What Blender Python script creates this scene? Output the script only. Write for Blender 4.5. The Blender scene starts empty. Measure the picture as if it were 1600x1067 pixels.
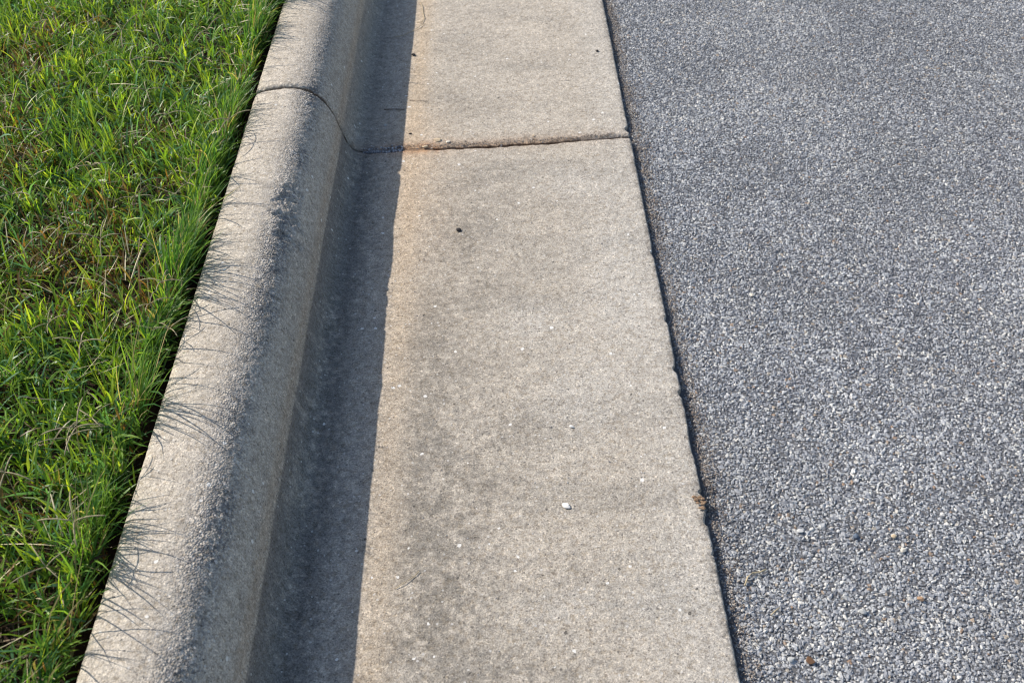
import bpy, math, random
import numpy as np
from mathutils import Vector, Matrix

rnd = random.Random(7)
R = np.random.RandomState(11)
sc = bpy.context.scene
COL = sc.collection

# ------------------------------------------------------------------ camera
F_PX, W_PX = 1600.0, 1600.0
TH, PS = math.radians(43.418), math.radians(1.456)
CAM = Vector((0.22105, 0.0, 0.95332))
cd = bpy.data.cameras.new('camera')
cam = bpy.data.objects.new('camera', cd)
COL.objects.link(cam)
cd.sensor_width = 36.0
cd.lens = 36.0 * F_PX / W_PX
cd.clip_start, cd.clip_end = 0.01, 200.0
cam.location = CAM
cam.rotation_euler = (math.pi / 2 - TH, 0.0, -PS)
cd.dof.use_dof = True
cd.dof.focus_distance = 1.32
cd.dof.aperture_fstop = 9.0
sc.camera = cam

# ------------------------------------------------------------------ light
SUN_EL, SUN_AZ = math.radians(36.0), math.radians(28.0)      # azimuth: towards -x, swung to +y
to_sun = Vector((-math.cos(SUN_AZ) * math.cos(SUN_EL), math.sin(SUN_AZ) * math.cos(SUN_EL), math.sin(SUN_EL)))
w = bpy.data.worlds.new('World')
sc.world = w
w.use_nodes = True
wn = w.node_tree
bg = wn.nodes['Background']
sky = wn.nodes.new('ShaderNodeTexSky')
sky.sky_type = 'NISHITA'
sky.sun_disc = False
sky.sun_elevation = SUN_EL
sky.sun_rotation = math.atan2(to_sun.x, to_sun.y)
wn.links.new(sky.outputs['Color'], bg.inputs['Color'])
bg.inputs['Strength'].default_value = 0.14
sd = bpy.data.lights.new('sun', 'SUN')
sd.energy = 4.9
sd.angle = math.radians(0.5)
sd.color = (1.0, 0.93, 0.84)
sun = bpy.data.objects.new('sun', sd)
COL.objects.link(sun)
sun.location = (-2, 1, 2)
sun.rotation_euler = to_sun.to_track_quat('Z', 'Y').to_euler()
sc.view_settings.view_transform = 'Standard'
sc.view_settings.look = 'None'
sc.view_settings.exposure = 0.28
sc.view_settings.gamma = 1.0
sc.cycles.filter_width = 1.15
sc.view_settings.use_curve_mapping = False

# ------------------------------------------------------------------ numeric noise
def _hash(ix, iy, s):
    n = (ix.astype(np.int64) * 374761393 + iy.astype(np.int64) * 668265263 + s * 974634777) & 0xffffffff
    n = ((n ^ (n >> 13)) * 1274126177) & 0xffffffff
    n = n ^ (n >> 16)
    return (n & 0xffffff) / float(0xffffff)

def vnoise(x, y, f, s=0):
    x = np.asarray(x, float) * f + 1000.0; y = np.asarray(y, float) * f + 1000.0
    ix = np.floor(x); iy = np.floor(y)
    fx = x - ix; fy = y - iy
    fx = fx * fx * (3 - 2 * fx); fy = fy * fy * (3 - 2 * fy)
    a = _hash(ix, iy, s); b = _hash(ix + 1, iy, s); c = _hash(ix, iy + 1, s); d = _hash(ix + 1, iy + 1, s)
    return (a * (1 - fx) + b * fx) * (1 - fy) + (c * (1 - fx) + d * fx) * fy

def fbm(x, y, f, s=0, o=4, g=0.5):
    r = 0; a = 1.0; t = 0
    for i in range(o):
        r = r + a * vnoise(x, y, f * 2 ** i, s + 17 * i); t += a; a *= g
    return r / t

def sstep(a, b, v):
    t = np.clip((v - a) / (b - a), 0, 1)
    return t * t * (3 - 2 * t)

def gauss(x, y, cx, cy, rx, ry):
    return np.exp(-((x - cx) / rx) ** 2 - ((y - cy) / ry) ** 2)

# ------------------------------------------------------------------ object helpers
def link(name, data, parent=None, **props):
    o = bpy.data.objects.new(name, data)
    COL.objects.link(o)
    if parent is not None:
        o.parent = parent
    for k, v in props.items():
        o[k] = v
    return o

def mesh_np(name, V, tris=None, quads=None, mat=None, col=None, normals=None, smooth=True):
    V = np.asarray(V, np.float32)
    loops = []; starts = []; n = 0
    if quads is not None and len(quads):
        q = np.asarray(quads, np.int32); loops.append(q.ravel()); starts.append(np.arange(len(q)) * 4); n = len(q) * 4
    if tris is not None and len(tris):
        t = np.asarray(tris, np.int32); loops.append(t.ravel()); starts.append(n + np.arange(len(t)) * 3)
    loops = np.concatenate(loops).astype(np.int32); starts = np.concatenate(starts).astype(np.int32)
    me = bpy.data.meshes.new(name)
    me.vertices.add(len(V)); me.vertices.foreach_set('co', V.ravel())
    me.loops.add(len(loops)); me.loops.foreach_set('vertex_index', loops)
    me.polygons.add(len(starts)); me.polygons.foreach_set('loop_start', starts)
    me.update(calc_edges=True)
    me.validate()
    if smooth:
        me.polygons.foreach_set('use_smooth', np.ones(len(me.polygons), bool))
    if col is not None:
        a = me.color_attributes.new('tint', 'FLOAT_COLOR', 'POINT')
        c = np.ones((len(V), 4), np.float32); c[:, :col.shape[1]] = col
        a.data.foreach_set('color', c.ravel())
    if normals is not None:
        me.normals_split_custom_set_from_vertices(normals.tolist())
    if mat:
        me.materials.append(mat)
    return me

# ------------------------------------------------------------------ material helpers
class NT:
    def __init__(s, name):
        s.m = bpy.data.materials.new(name); s.m.use_nodes = True
        s.t = s.m.node_tree; s.n = s.t.nodes; s.b = s.n['Principled BSDF']; s.out = s.n['Material Output']
    def new(s, kind, **kw):
        n = s.n.new(kind)
        for k, v in kw.items():
            if hasattr(n, k) and k not in n.inputs:
                setattr(n, k, v)
            else:
                n.inputs[k].default_value = v
        return n
    def l(s, a, b):
        s.t.links.new(a, b)
    def pos(s):
        g = s.new('ShaderNodeNewGeometry'); return g.outputs['Position']
    def noise(s, vec, scale, detail=3.0, rough=0.6, out='Fac'):
        n = s.new('ShaderNodeTexNoise'); n.inputs['Scale'].default_value = scale
        n.inputs['Detail'].default_value = detail; n.inputs['Roughness'].default_value = rough
        s.l(vec, n.inputs['Vector']); return n.outputs[out]
    def vor(s, vec, scale, feature='F1', out='Distance', rand=1.0):
        n = s.new('ShaderNodeTexVoronoi'); n.feature = feature; n.inputs['Scale'].default_value = scale
        n.inputs['Randomness'].default_value = rand
        s.l(vec, n.inputs['Vector']); return n.outputs[out]
    def math(s, op, a, b=None, clamp=False):
        n = s.new('ShaderNodeMath'); n.operation = op; n.use_clamp = clamp
        for i, v in enumerate((a, b)):
            if v is None: continue
            if isinstance(v, (int, float)): n.inputs[i].default_value = v
            else: s.l(v, n.inputs[i])
        return n.outputs[0]
    def ramp(s, fac, stops, interp='LINEAR'):
        n = s.new('ShaderNodeValToRGB'); cr = n.color_ramp; cr.interpolation = interp
        while len(cr.elements) < len(stops): cr.elements.new(0.5)
        for e, (p, c) in zip(cr.elements, stops):
            e.position = p; e.color = (c, c, c, 1) if isinstance(c, (int, float)) else (*c, 1)
        s.l(fac, n.inputs[0]); return n.outputs[0]
    def mix(s, fac, a, b, mode='MIX'):
        n = s.new('ShaderNodeMix'); n.data_type = 'RGBA'; n.blend_type = mode
        for i, v in ((0, fac), (6, a), (7, b)):
            if isinstance(v, (int, float)) and i == 0: n.inputs[0].default_value = v
            elif isinstance(v, (int, float)): n.inputs[i].default_value = (v, v, v, 1)
            elif isinstance(v, tuple): n.inputs[i].default_value = (*v, 1)
            else: s.l(v, n.inputs[i])
        return n.outputs[2]
    def bump(s, h, dist, strength=1.0, prev=None):
        n = s.new('ShaderNodeBump'); n.inputs['Strength'].default_value = strength; n.inputs['Distance'].default_value = dist
        s.l(h, n.inputs['Height'])
        if prev is not None: s.l(prev, n.inputs['Normal'])
        return n.outputs[0]
    def attr(s, name, typ='GEOMETRY'):
        n = s.new('ShaderNodeAttribute'); n.attribute_type = typ; n.attribute_name = name; return n

def mat_concrete():
    s = NT('concrete'); p = s.pos()
    at = s.attr('tint')
    base = at.outputs['Color']
    rough = at.outputs['Alpha']                       # exposed-aggregate mask
    c = s.ramp(s.noise(p, 560, 4, .75), [(.32, .50), (.50, 1.0), (.66, 1.42)])
    col = s.mix(1.0, base, c, 'MULTIPLY')
    c2 = s.ramp(s.noise(p, 60, 5, .75), [(.3, .80), (.7, 1.18)])
    col = s.mix(1.0, col, c2, 'MULTIPLY')
    c3 = s.ramp(s.noise(p, 170, 4, .7), [(.34, (.76, .72, .66)), (.50, (1, 1, 1)), (.68, (1.14, 1.14, 1.13))])
    col = s.mix(1.0, col, c3, 'MULTIPLY')
    vr = s.new('ShaderNodeTexVoronoi'); vr.inputs['Scale'].default_value = 400; s.l(p, vr.inputs['Vector'])
    sr = s.new('ShaderNodeSeparateColor'); s.l(vr.outputs['Color'], sr.inputs[0])
    gr_ = s.ramp(sr.outputs[2], [(0, (.45, .47, .52)), (.3, (.8, .81, .85)), (.6, (1, 1, 1)), (.8, (1.15, 1.1, 1.0)), (.95, (1.7, 1.7, 1.72))])
    col = s.mix(rough, col, s.mix(1.0, col, gr_, 'MULTIPLY'))
    # sand grains of differing colour
    vc = s.new('ShaderNodeTexVoronoi'); vc.inputs['Scale'].default_value = 520; s.l(p, vc.inputs['Vector'])
    sep = s.new('ShaderNodeSeparateColor'); s.l(vc.outputs['Color'], sep.inputs[0])
    g = s.ramp(sep.outputs[0], [(0, (.62, .60, .60)), (.12, (.95, .95, .95)), (.5, (1, 1, 1)), (.86, (1.05, 1.04, 1.0)), (.97, (1.45, 1.42, 1.36))])
    col = s.mix(.8, col, g, 'MULTIPLY')
    # rare pale chips and dark pits
    def spots(scale, thr, size):
        v = s.new('ShaderNodeTexVoronoi'); v.inputs['Scale'].default_value = scale; s.l(p, v.inputs['Vector'])
        q = s.new('ShaderNodeSeparateColor'); s.l(v.outputs['Color'], q.inputs[0])
        d = s.math('ADD', v.outputs['Distance'], s.math('MULTIPLY', s.math('SUBTRACT', s.noise(p, scale * 3, 2), .5), .35))
        return s.math('MULTIPLY', s.math('GREATER_THAN', q.outputs[1], thr), s.math('LESS_THAN', d, size))
    w1 = spots(150, .86, .20); w2 = spots(52, .80, .11)
    col = s.mix(s.math('MULTIPLY', w1, .6), col, (.60, .58, .54))
    col = s.mix(s.math('MULTIPLY', w2, .85), col, (.74, .72, .67))
    d1 = spots(190, .84, .22); d2 = spots(70, .90, .11)
    col = s.mix(s.math('MULTIPLY', d1, .6), col, (.07, .065, .06))
    col = s.mix(s.math('MULTIPLY', d2, .75), col, (.05, .045, .04))
    s.l(col, s.b.inputs['Base Color'])
    s.b.inputs['Roughness'].default_value = .88
    s.b.inputs['Specular IOR Level'].default_value = .3
    h1 = s.noise(p, 520, 4, .8)
    h = s.math('SUBTRACT', h1, s.math('MULTIPLY', s.math('MAXIMUM', d1, d2), .5))
    # faint cross-wise float marks
    mp = s.new('ShaderNodeMapping'); mp.inputs['Scale'].default_value = (.12, 1, .3); mp.inputs['Rotation'].default_value = (0, 0, .06); s.l(p, mp.inputs['Vector'])
    br = s.noise(mp.outputs[0], 190, 3, .6)
    n0 = s.bump(br, .0007, .5)
    n1 = s.bump(h, .0011, .75, n0)
    vd = s.vor(p, 430, 'F1', 'Distance')
    hr = s.math('MULTIPLY', s.math('SUBTRACT', 1.0, vd), rough)
    hm = s.bump(s.noise(p, 170, 3, .7), .0022, .45, n1)
    n2 = s.bump(hr, .0024, 1.0, hm)
    s.l(n2, s.b.inputs['Normal'])
    return s.m

def mat_stone(name, stops, rough=.7, spec=.4, scale=700, bd=.0005, grime=None):
    s = NT(name); p = s.pos()
    oi = s.attr('shade', 'INSTANCER')
    col = s.ramp(oi.outputs['Fac'], stops)
    v = s.ramp(s.noise(p, scale, 3, .7), [(.3, .6), (.7, 1.3)])
    col = s.mix(1.0, col, v, 'MULTIPLY')
    big = s.ramp(s.noise(p, 5, 3, .6), [(.3, .88), (.7, 1.12)])
    col = s.mix(1.0, col, big, 'MULTIPLY')
    s.l(col, s.b.inputs['Base Color'])
    s.b.inputs['Roughness'].default_value = rough
    s.b.inputs['Specular IOR Level'].default_value = spec
    s.l(s.bump(s.noise(p, scale * .8, 3), bd, .7), s.b.inputs['Normal'])
    return s.m

def mat_simple(name, c1, c2, scale=60, rough=.9, bump=.0, det=4, spec=.3):
    s = NT(name); p = s.pos()
    s.l(s.mix(s.noise(p, scale, det, .65), c1, c2), s.b.inputs['Base Color'])
    s.b.inputs['Roughness'].default_value = rough
    s.b.inputs['Specular IOR Level'].default_value = spec
    if bump: s.l(s.bump(s.noise(p, scale * 3, 4, .7), bump, 1), s.b.inputs['Normal'])
    return s.m

def mat_leaf(name, trans, rough=.42, spec=.45):
    s = NT(name)
    a = s.attr('tint').outputs['Color']
    p = s.pos()
    c = s.mix(1.0, a, s.ramp(s.noise(p, 260, 2), [(.3, .82), (.7, 1.15)]), 'MULTIPLY')
    s.l(c, s.b.inputs['Base Color'])
    s.b.inputs['Roughness'].default_value = rough
    s.b.inputs['Specular IOR Level'].default_value = spec
    t = s.new('ShaderNodeBsdfTranslucent')
    s.l(s.mix(1.0, c, (1.5, 1.45, .55), 'MULTIPLY'), t.inputs['Color'])
    m = s.new('ShaderNodeMixShader'); m.inputs[0].default_value = trans
    s.l(s.b.outputs[0], m.inputs[1]); s.l(t.outputs[0], m.inputs[2]); s.l(m.outputs[0], s.out.inputs['Surface'])
    return s.m

M_CONC = mat_concrete()
M_BIT = mat_simple('bitumen', (.07, .07, .074), (.22, .22, .225), 420, .8, .0016)
M_SOIL = mat_simple('soil', (.022, .012, .008), (.060, .034, .022), 90, .95, .003)
M_GROUND = mat_simple('earth', (.05, .035, .025), (.09, .065, .045), 8, .95, .01)
M_DIRT = mat_simple('sandy_dirt', (.20, .12, .07), (.36, .25, .16), 260, .95, .0012)
M_LEAF = mat_leaf('grass_leaf', .48)
M_DRY = mat_leaf('dry_straw', .22, .6, .35)
M_CHIP = mat_stone('road_chippings', [(0, (.11, .115, .128)), (.22, (.205, .212, .228)), (.5, (.315, .323, .338)), (.80, (.43, .435, .435)), (.93, (.56, .545, .50)), (.955, (.55, .53, .49)), (.978, (.36, .32, .26)), (.996, (.26, .17, .11)), (1, (.60, .59, .57))], .62, .45)
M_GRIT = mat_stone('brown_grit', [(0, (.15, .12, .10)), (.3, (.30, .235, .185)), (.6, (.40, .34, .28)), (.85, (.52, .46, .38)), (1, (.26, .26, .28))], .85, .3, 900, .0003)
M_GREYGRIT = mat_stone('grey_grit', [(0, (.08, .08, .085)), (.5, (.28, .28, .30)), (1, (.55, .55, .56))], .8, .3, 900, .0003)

# ------------------------------------------------------------------ lie of the land
PAN_SLOPE = .0523
Y_JOINT = 1.4767
def pan_z(x): return PAN_SLOPE * x
def road_z(x, y=None):
    z = .0125 + .012 * (x - .457)
    if y is not None: z = z + .008 * (fbm(y, 0 * y, 16, 211, 4, .65) - .42) * (1 - sstep(.462, .50, x))
    return z

# ground sheet under everything
V = [(-60, -60, -.14), (60, -60, -.14), (60, 60, -.14), (-60, 60, -.14)]
link('ground', mesh_np('ground', V, quads=[(0, 1, 2, 3)], mat=M_GROUND), kind='structure')

# soil bed of the verge
xs = np.concatenate([np.linspace(-6, -1.0, 12)[:-1], np.linspace(-1.0, -.157, 120)])
ys = np.concatenate([np.linspace(-2, .2, 12)[:-1], np.linspace(.2, 2.3, 260), np.linspace(2.3, 5, 12)[1:]])
X, Y = np.meshgrid(xs, ys, indexing='ij')
Z = .084 + .012 * (fbm(X, Y, 25, 3) - .5) + .03 * (fbm(X, Y, 4, 5, 2) - .5) - .030 * sstep(-.185, -.165, X)
nx, ny = X.shape
idx = np.arange(nx * ny).reshape(nx, ny)
Q = np.stack([idx[:-1, :-1], idx[1:, :-1], idx[1:, 1:], idx[:-1, 1:]], -1).reshape(-1, 4)
link('soil', mesh_np('soil', np.stack([X, Y, Z], -1).reshape(-1, 3), quads=Q, mat=M_SOIL), kind='structure')
def soil_z(x, y):
    return .084 + .012 * (fbm(x, y, 25, 3) - .5) + .03 * (fbm(x, y, 4, 5, 2) - .5) - .030 * sstep(-.185, -.165, x)

# ------------------------------------------------------------------ kerb and gutter slabs
CP = np.array([(-.1565, -.08), (-.1560, .0), (-.1555, .06), (-.1545, .098), (-.1530, .1105), (-.1470, .1165), (-.1273, .1220), (-.094, .1250), (-.0703, .1205),
               (-.0510, .1075), (-.0390, .0915), (-.0300, .0725), (-.0235, .0490), (-.0155, .0250), (-.0055, .0080), (.0050, .0024), (.0200, .0016),
               (.08, pan_z(.08)), (.16, pan_z(.16)), (.26, pan_z(.26)), (.36, pan_z(.36)), (.42, pan_z(.42)), (.4535, pan_z(.4535)), (.4565, .0232), (.4580, .0210), (.4583, .012), (.4583, -.02), (.4580, -.08)])
def catmull(P, n=40):
    out = []
    Pp = np.vstack([2 * P[0] - P[1], P, 2 * P[-1] - P[-2]])
    for i in range(len(P) - 1):
        p0, p1, p2, p3 = Pp[i:i + 4]
        t = np.linspace(0, 1, n, endpoint=False)[:, None]
        t0 = 0; t1 = np.linalg.norm(p1 - p0) ** .5; t2 = t1 + np.linalg.norm(p2 - p1) ** .5; t3 = t2 + np.linalg.norm(p3 - p2) ** .5
        tt = t1 + (t2 - t1) * t
        A1 = (t1 - tt) / (t1 - t0) * p0 + (tt - t0) / (t1 - t0) * p1
        A2 = (t2 - tt) / (t2 - t1) * p1 + (tt - t1) / (t2 - t1) * p2
        A3 = (t3 - tt) / (t3 - t2) * p2 + (tt - t2) / (t3 - t2) * p3
        B1 = (t2 - tt) / (t2 - t0) * A1 + (tt - t0) / (t2 - t0) * A2
        B2 = (t3 - tt) / (t3 - t1) * A2 + (tt - t1) / (t3 - t1) * A3
        out.append((t2 - tt) / (t2 - t1) * B1 + (tt - t1) / (t2 - t1) * B2)
    return np.vstack(out + [P[-1:]])
PR = catmull(CP)
SL = np.concatenate([[0], np.cumsum(np.linalg.norm(np.diff(PR, axis=0), axis=1))])
def at_s(s): return np.interp(s, SL, PR[:, 0]), np.interp(s, SL, PR[:, 1])
s_of_x = lambda x: SL[np.argmin(np.abs(PR[:, 0] - x) + (PR[:, 1] < -.0) * 9)]
s_back = SL[np.argmin(np.abs(PR[:, 1] - .10) + (PR[:, 0] > -.1) * 9)]
s_flow, s_edge = s_of_x(.004), s_of_x(.440)
S = np.concatenate([np.linspace(0, s_back, 6)[:-1], np.arange(s_back, s_flow, .0018), np.arange(s_flow, s_edge, .0026), np.arange(s_edge, s_edge + .034, .0011), np.linspace(s_edge + .036, SL[-1], 5)])
PX, PZ = at_s(S)
k_flow = int(np.argmin(np.abs(S - s_flow)))
tx = np.gradient(PX, S); tz = np.gradient(PZ, S)
NX, NZ = -tz, tx

def joint_y(x):
    x = np.asarray(x, float)
    return Y_JOINT + .0014 * (vnoise(x, 0 * x, 70, 12) - .5) + .0022 * (vnoise(x, 0 * x, 28, 9) - .5) * 2 * sstep(-.02, .03, x) + .0015 * (vnoise(x, 0 * x, 120, 10) - .5) * sstep(0, .05, x) \
        - .008 * np.sin(np.clip((x - .03) / .43, 0, 1) * math.pi) * .55

def edge_bite(y):                                        # how far the ragged pan edge is bitten back
    b = .0010 * fbm(y, 0 * y, 14, 31, 3) + .0034 * sstep(.72, .9, vnoise(y, 0 * y + 3, 95, 33)) * sstep(.4, .7, vnoise(y, 0 * y, 13, 35)) + .0012 * fbm(y, 0 * y, 260, 36, 3)
    for c, a, r in ((1.50, .006, .008), (1.165, .0035, .005), (1.02, .003, .005), (.80, .002, .02), (.93, .002, .006)):
        b = b + a * np.exp(-((y - c) / r) ** 2)
    return b

def slab(yv, which):
    n = len(S); m = len(yv)
    Xs = np.repeat(PX[:, None], m, 1); Zs = np.repeat(PZ[:, None], m, 1); Ys = np.repeat(np.asarray(yv)[None, :], n, 0)
    nx_, nz_ = NX[:, None], NZ[:, None]
    # joint side: the slab's end follows the joint line
    jy = joint_y(Xs)
    gap = .0026 + .0010 * (1 - sstep(-.03, 0, Xs)) + .0012 * vnoise(Xs, 0 * Xs, 60, 51)
    d0 = np.abs(Ys - Y_JOINT)
    fall = np.exp(-d0 / .05)
    if which == 'near':
        Ys = Ys + (jy - Y_JOINT - gap) * fall
        dj = (jy - gap) - Ys
    else:
        gap = gap + .0030 * sstep(.05, .2, Xs) * (1 - sstep(.30, .40, Xs)) * (.4 + vnoise(Xs, 0 * Xs, 90, 57))
        Ys = Ys + (jy - Y_JOINT + gap) * fall
        dj = Ys - (jy + gap)
    top = sstep(s_back, s_back + .01, S)[:, None] * np.ones_like(Xs)
    D = .0014 * (fbm(Ys, Xs * .4, 5, 61, 2) - .5) + .0006 * (fbm(Xs, Ys, 60, 63, 3) - .5)
    # worn, exposed-aggregate shoulder of the kerb
    cs = s_of_x(-.062)
    wob = .010 * (fbm(Ys, 0 * Ys, 9, 66, 3) - .5)
    sh = np.exp(-((S[:, None] - cs + wob) / .022) ** 2) * np.clip(.22 + .25 * (1 - sstep(.5, .9, Ys)) + 1.8 * fbm(Xs, Ys, 20, 67, 4, .6) ** 1.5 + .5 * (fbm(Ys, 0 * Ys, 6, 68, 2) - .5), .1, 1.4)
    sh = sh * (1 - .45 * sstep(Y_JOINT - .02, Y_JOINT + .03, Ys))
    D = D + sh * .0017 * (fbm(Xs * 1.0, Ys, 300, 71, 2, .6) - .55) + sh * .0012 * (fbm(Xs, Ys, 90, 73, 2) - .5)
    D = D + .0005 * (fbm(Xs, Ys, 300, 75, 2, .6) - .5)
    # bumps that make the shadow line wander
    if which == 'near':
        crest = np.exp(-((S[:, None] - s_of_x(-.050)) / .03) ** 2)
        D = D + crest * (.0014 * np.exp(-((Ys - .995) / .014) ** 2) - .0022 * np.exp(-((Ys - 1.33) / .05) ** 2) - .0008 * np.exp(-((Ys - 1.18) / .06) ** 2))
        for cx, cy, rx, ry, a in ((-.062, 1.172, .015, .012, .0035), (-.060, 1.142, .015, .008, .0050), (-.053, 1.102, .014, .007, .0045), (-.054, 1.120, .008, .010, .003), (-.058, 1.20, .010, .014, .003), (-.085, 1.130, .012, .006, .0015)):
            D = D - a * .62 * sstep(.42, .66, gauss(Xs, Ys, cx, cy, rx * 1.5, ry * 1.5) + .9 * (fbm(Xs, Ys, 150, 77, 3, .7) - .5)) * (.5 + fbm(Xs, Ys, 260, 78, 2))
    # rounded arris at the joint
    rad = .0050 + .0025 * vnoise(Xs, 0 * Xs, 75, 81)
    if which == 'near': rad = rad - .0025 * sstep(.05, .10, Xs)
    if which == 'far': rad = rad + .008 * sstep(.05, .10, Xs) * (1 - sstep(.30, .40, Xs)) * (.5 + .8 * vnoise(Xs, 0 * Xs, 45, 82))
    e = np.clip(1 - dj / rad, 0, 1)
    D = D - top * (e ** 2 * .0030 + e * .0018 * (fbm(Xs, Ys, 240, 83, 2) - .3) * 2)
    Xd = Xs + nx_ * D; Zd = Zs + nz_ * D
    wt = sstep(.425, .455, Xs)
    Xd = Xd - edge_bite(Ys) * wt * (1 + .3 * (Zs < .018))
    # colour: dirt, rust and wear of the concrete, plus light and shade painted at the kerb foot
    base = np.array([.415, .370, .310])
    C = np.ones((n, m, 4)) * np.append(base, 0)
    def tint(mask, col):
        C[..., :3] = C[..., :3] * (1 - mask[..., None]) + np.array(col) * mask[..., None]
    lf = fbm(Xs, Ys, 5, 91, 4); mf = fbm(Xs, Ys, 16, 93, 5, .7); ff = fbm(Xs, Ys, 150, 94, 3, .7)
    C[..., :3] *= (1 + .22 * (mf - .5) + .18 * (lf - .5))[..., None]
    onpan = sstep(.0, .02, Xs)
    tint(onpan * sstep(.36, .45, Xs) * .40, (.43, .41, .375))
    # grey grime mottling on the left half of the pan
    nearw = 1 - sstep(Y_JOINT - .12, Y_JOINT + .02, Ys) * .75
    g = np.exp(-((Xs - .165 - .02 * (lf - .5)) / .085) ** 2) * sstep(.36, .66, .45 * mf + .55 * ff) * nearw
    tint(onpan * np.clip(g * 1.1, 0, 1) * .45, (.22, .20, .17))
    g2 = sstep(.50, .68, .55 * lf + .45 * ff)
    tint(onpan * g2 * .40 * nearw, (.22, .21, .195))
    g3 = sstep(.55, .70, fbm(Xs * .5, Ys * 1.6, 13, 95, 4))
    tint(onpan * g3 * .28, (.24, .225, .20))
    def streak(cx, cy, rx, ry, a, colr, th=.42):
        k = np.exp(-((Xs - cx - .02 * (lf - .5)) / rx) ** 2 - ((Ys - cy) / ry) ** 2) * sstep(th - .10, th + .16, .5 * mf + .5 * ff)
        tint(np.clip(onpan * k * 1.25, 0, 1) * a * .85, colr)
    gr = (.180, .162, .136)
    for cx, cy, rx, ry, a in ((.135, .95, .040, .20, .55), (.150, .66, .055, .16, .62), (.130, .52, .045, .08, .55), (.20, .74, .05, .05, .5), (.165, 1.22, .06, .10, .42),
                              (.27, .83, .07, .028, .50), (.24, .96, .06, .03, .35), (.21, 1.10, .08, .05, .40), (.33, .60, .08, .05, .35), (.25, .50, .08, .04, .45), (.36, .72, .05, .03, .3),
                              (.30, 1.30, .09, .04, .35), (.22, 1.38, .06, .04, .4), (.13, 1.66, .05, .03, .35), (.20, 1.60, .07, .04, .35), (.30, 1.75, .09, .04, .25), (.17, 1.82, .06, .05, .3)):
        streak(cx, cy, rx, ry, a, gr)
    for cx, cy, rx, ry, a in ((.34, .90, .06, .09, .45), (.30, .58, .05, .03, .35), (.40, 1.10, .05, .15, .45), (.28, 1.03, .05, .04, .35), (.40, .60, .05, .10, .3), (.36, 1.35, .07, .05, .35)):
        streak(cx, cy, rx, ry, a, (.46, .44, .405), .36)
    # clean tan strip beside the flow line, orange silt near the joint
    st = np.exp(-((Xs - .090) / .022) ** 2) * (.6 + .6 * mf)
    tint(onpan * np.clip(st, 0, 1) * (.45 + .35 * sstep(.9, 1.3, Ys)), (.475, .375, .265))
    o = np.exp(-((Xs - .10) / .06) ** 2) * np.exp(-((Ys - Y_JOINT + (.10 if which == 'near' else -.05)) / (.26 if which == 'near' else .10)) ** 2)
    tint(np.clip(onpan * o * (.5 + .8 * mf), 0, 1) * (.55 if which == 'near' else .35), (.46, .355, .25))
    jb = np.exp(-(np.abs(Ys - Y_JOINT) / (.012 if which == 'near' else .015)) ** 1.3) * sstep(.02, .08, Xs) * (1 - .6 * sstep(.3, .42, Xs))
    tint(np.clip(jb * (.6 + .9 * mf), 0, 1) * (.45 if which == 'near' else .75), (.36, .235, .145))
    ru = gauss(Xs, Ys, .105, Y_JOINT, .055, .016) * sstep(.35, .6, .5 * mf + .5 * ff)
    tint(np.clip(ru * 1.3, 0, 1) * .75, (.40, .22, .11))
    jr = np.exp(-(np.abs(Ys - Y_JOINT) / .014) ** 1.3) * (Xs > -.01) * (Xs < .08)
    tint(np.clip(jr * 1.3 * mf, 0, 1) * .7, (.30, .15, .09))
    # black grime in the kerb foot fading over the pan, deepened with painted shade
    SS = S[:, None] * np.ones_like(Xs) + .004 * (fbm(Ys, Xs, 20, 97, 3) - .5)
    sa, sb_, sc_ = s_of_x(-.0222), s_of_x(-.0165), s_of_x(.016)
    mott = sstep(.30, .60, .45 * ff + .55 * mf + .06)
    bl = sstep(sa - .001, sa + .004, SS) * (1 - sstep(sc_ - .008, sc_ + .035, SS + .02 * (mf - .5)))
    nb = 1 - sstep(sa + .006, sa + .03, SS)  # extra dark painted by the crease to offset bounced sunlight
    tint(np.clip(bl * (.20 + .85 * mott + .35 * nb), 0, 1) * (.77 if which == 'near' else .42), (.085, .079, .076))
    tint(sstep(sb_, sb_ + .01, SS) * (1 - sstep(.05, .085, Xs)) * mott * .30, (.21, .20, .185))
    # kerb: bleached crown, grey worn shoulder, tan band on face painted as bounced light
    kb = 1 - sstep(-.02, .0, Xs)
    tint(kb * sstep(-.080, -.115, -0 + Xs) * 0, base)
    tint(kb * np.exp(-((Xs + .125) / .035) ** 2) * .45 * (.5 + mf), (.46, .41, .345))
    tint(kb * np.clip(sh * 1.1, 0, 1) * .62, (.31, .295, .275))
    fc = np.exp(-((SS - sa + .011) / .014) ** 2) * (Xs < 0)  # warm bounce from the sunlit pan, painted into the face colour
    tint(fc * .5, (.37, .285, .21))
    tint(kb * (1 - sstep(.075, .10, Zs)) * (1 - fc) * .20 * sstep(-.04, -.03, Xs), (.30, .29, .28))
    lich = np.clip(sh, 0, 1) * sstep(.60, .72, ff) 
    tint(kb * lich * .6, (.14, .14, .14))
    if which == 'near':
        for cx, cy, rx, ry in ((-.062, 1.172, .014, .018), (-.060, 1.142, .016, .009), (-.053, 1.102, .015, .008), (-.055, 1.12, .02, .04)):
            tint(np.clip(gauss(Xs, Ys, cx, cy, rx, ry) * sstep(.40, .62, ff) * 1.3, 0, 1) * .42, (.16, .165, .175))
    # grime caught on the ragged lip
    lip = sstep(.445, .456, Xs) * sstep(.4, .6, ff)
    tint(lip * .55, (.14, .12, .10))
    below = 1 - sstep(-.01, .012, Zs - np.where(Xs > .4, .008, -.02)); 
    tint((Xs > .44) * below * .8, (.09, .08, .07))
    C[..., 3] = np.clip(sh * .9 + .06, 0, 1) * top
    # end wall
    eV = Xd.copy()
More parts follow.
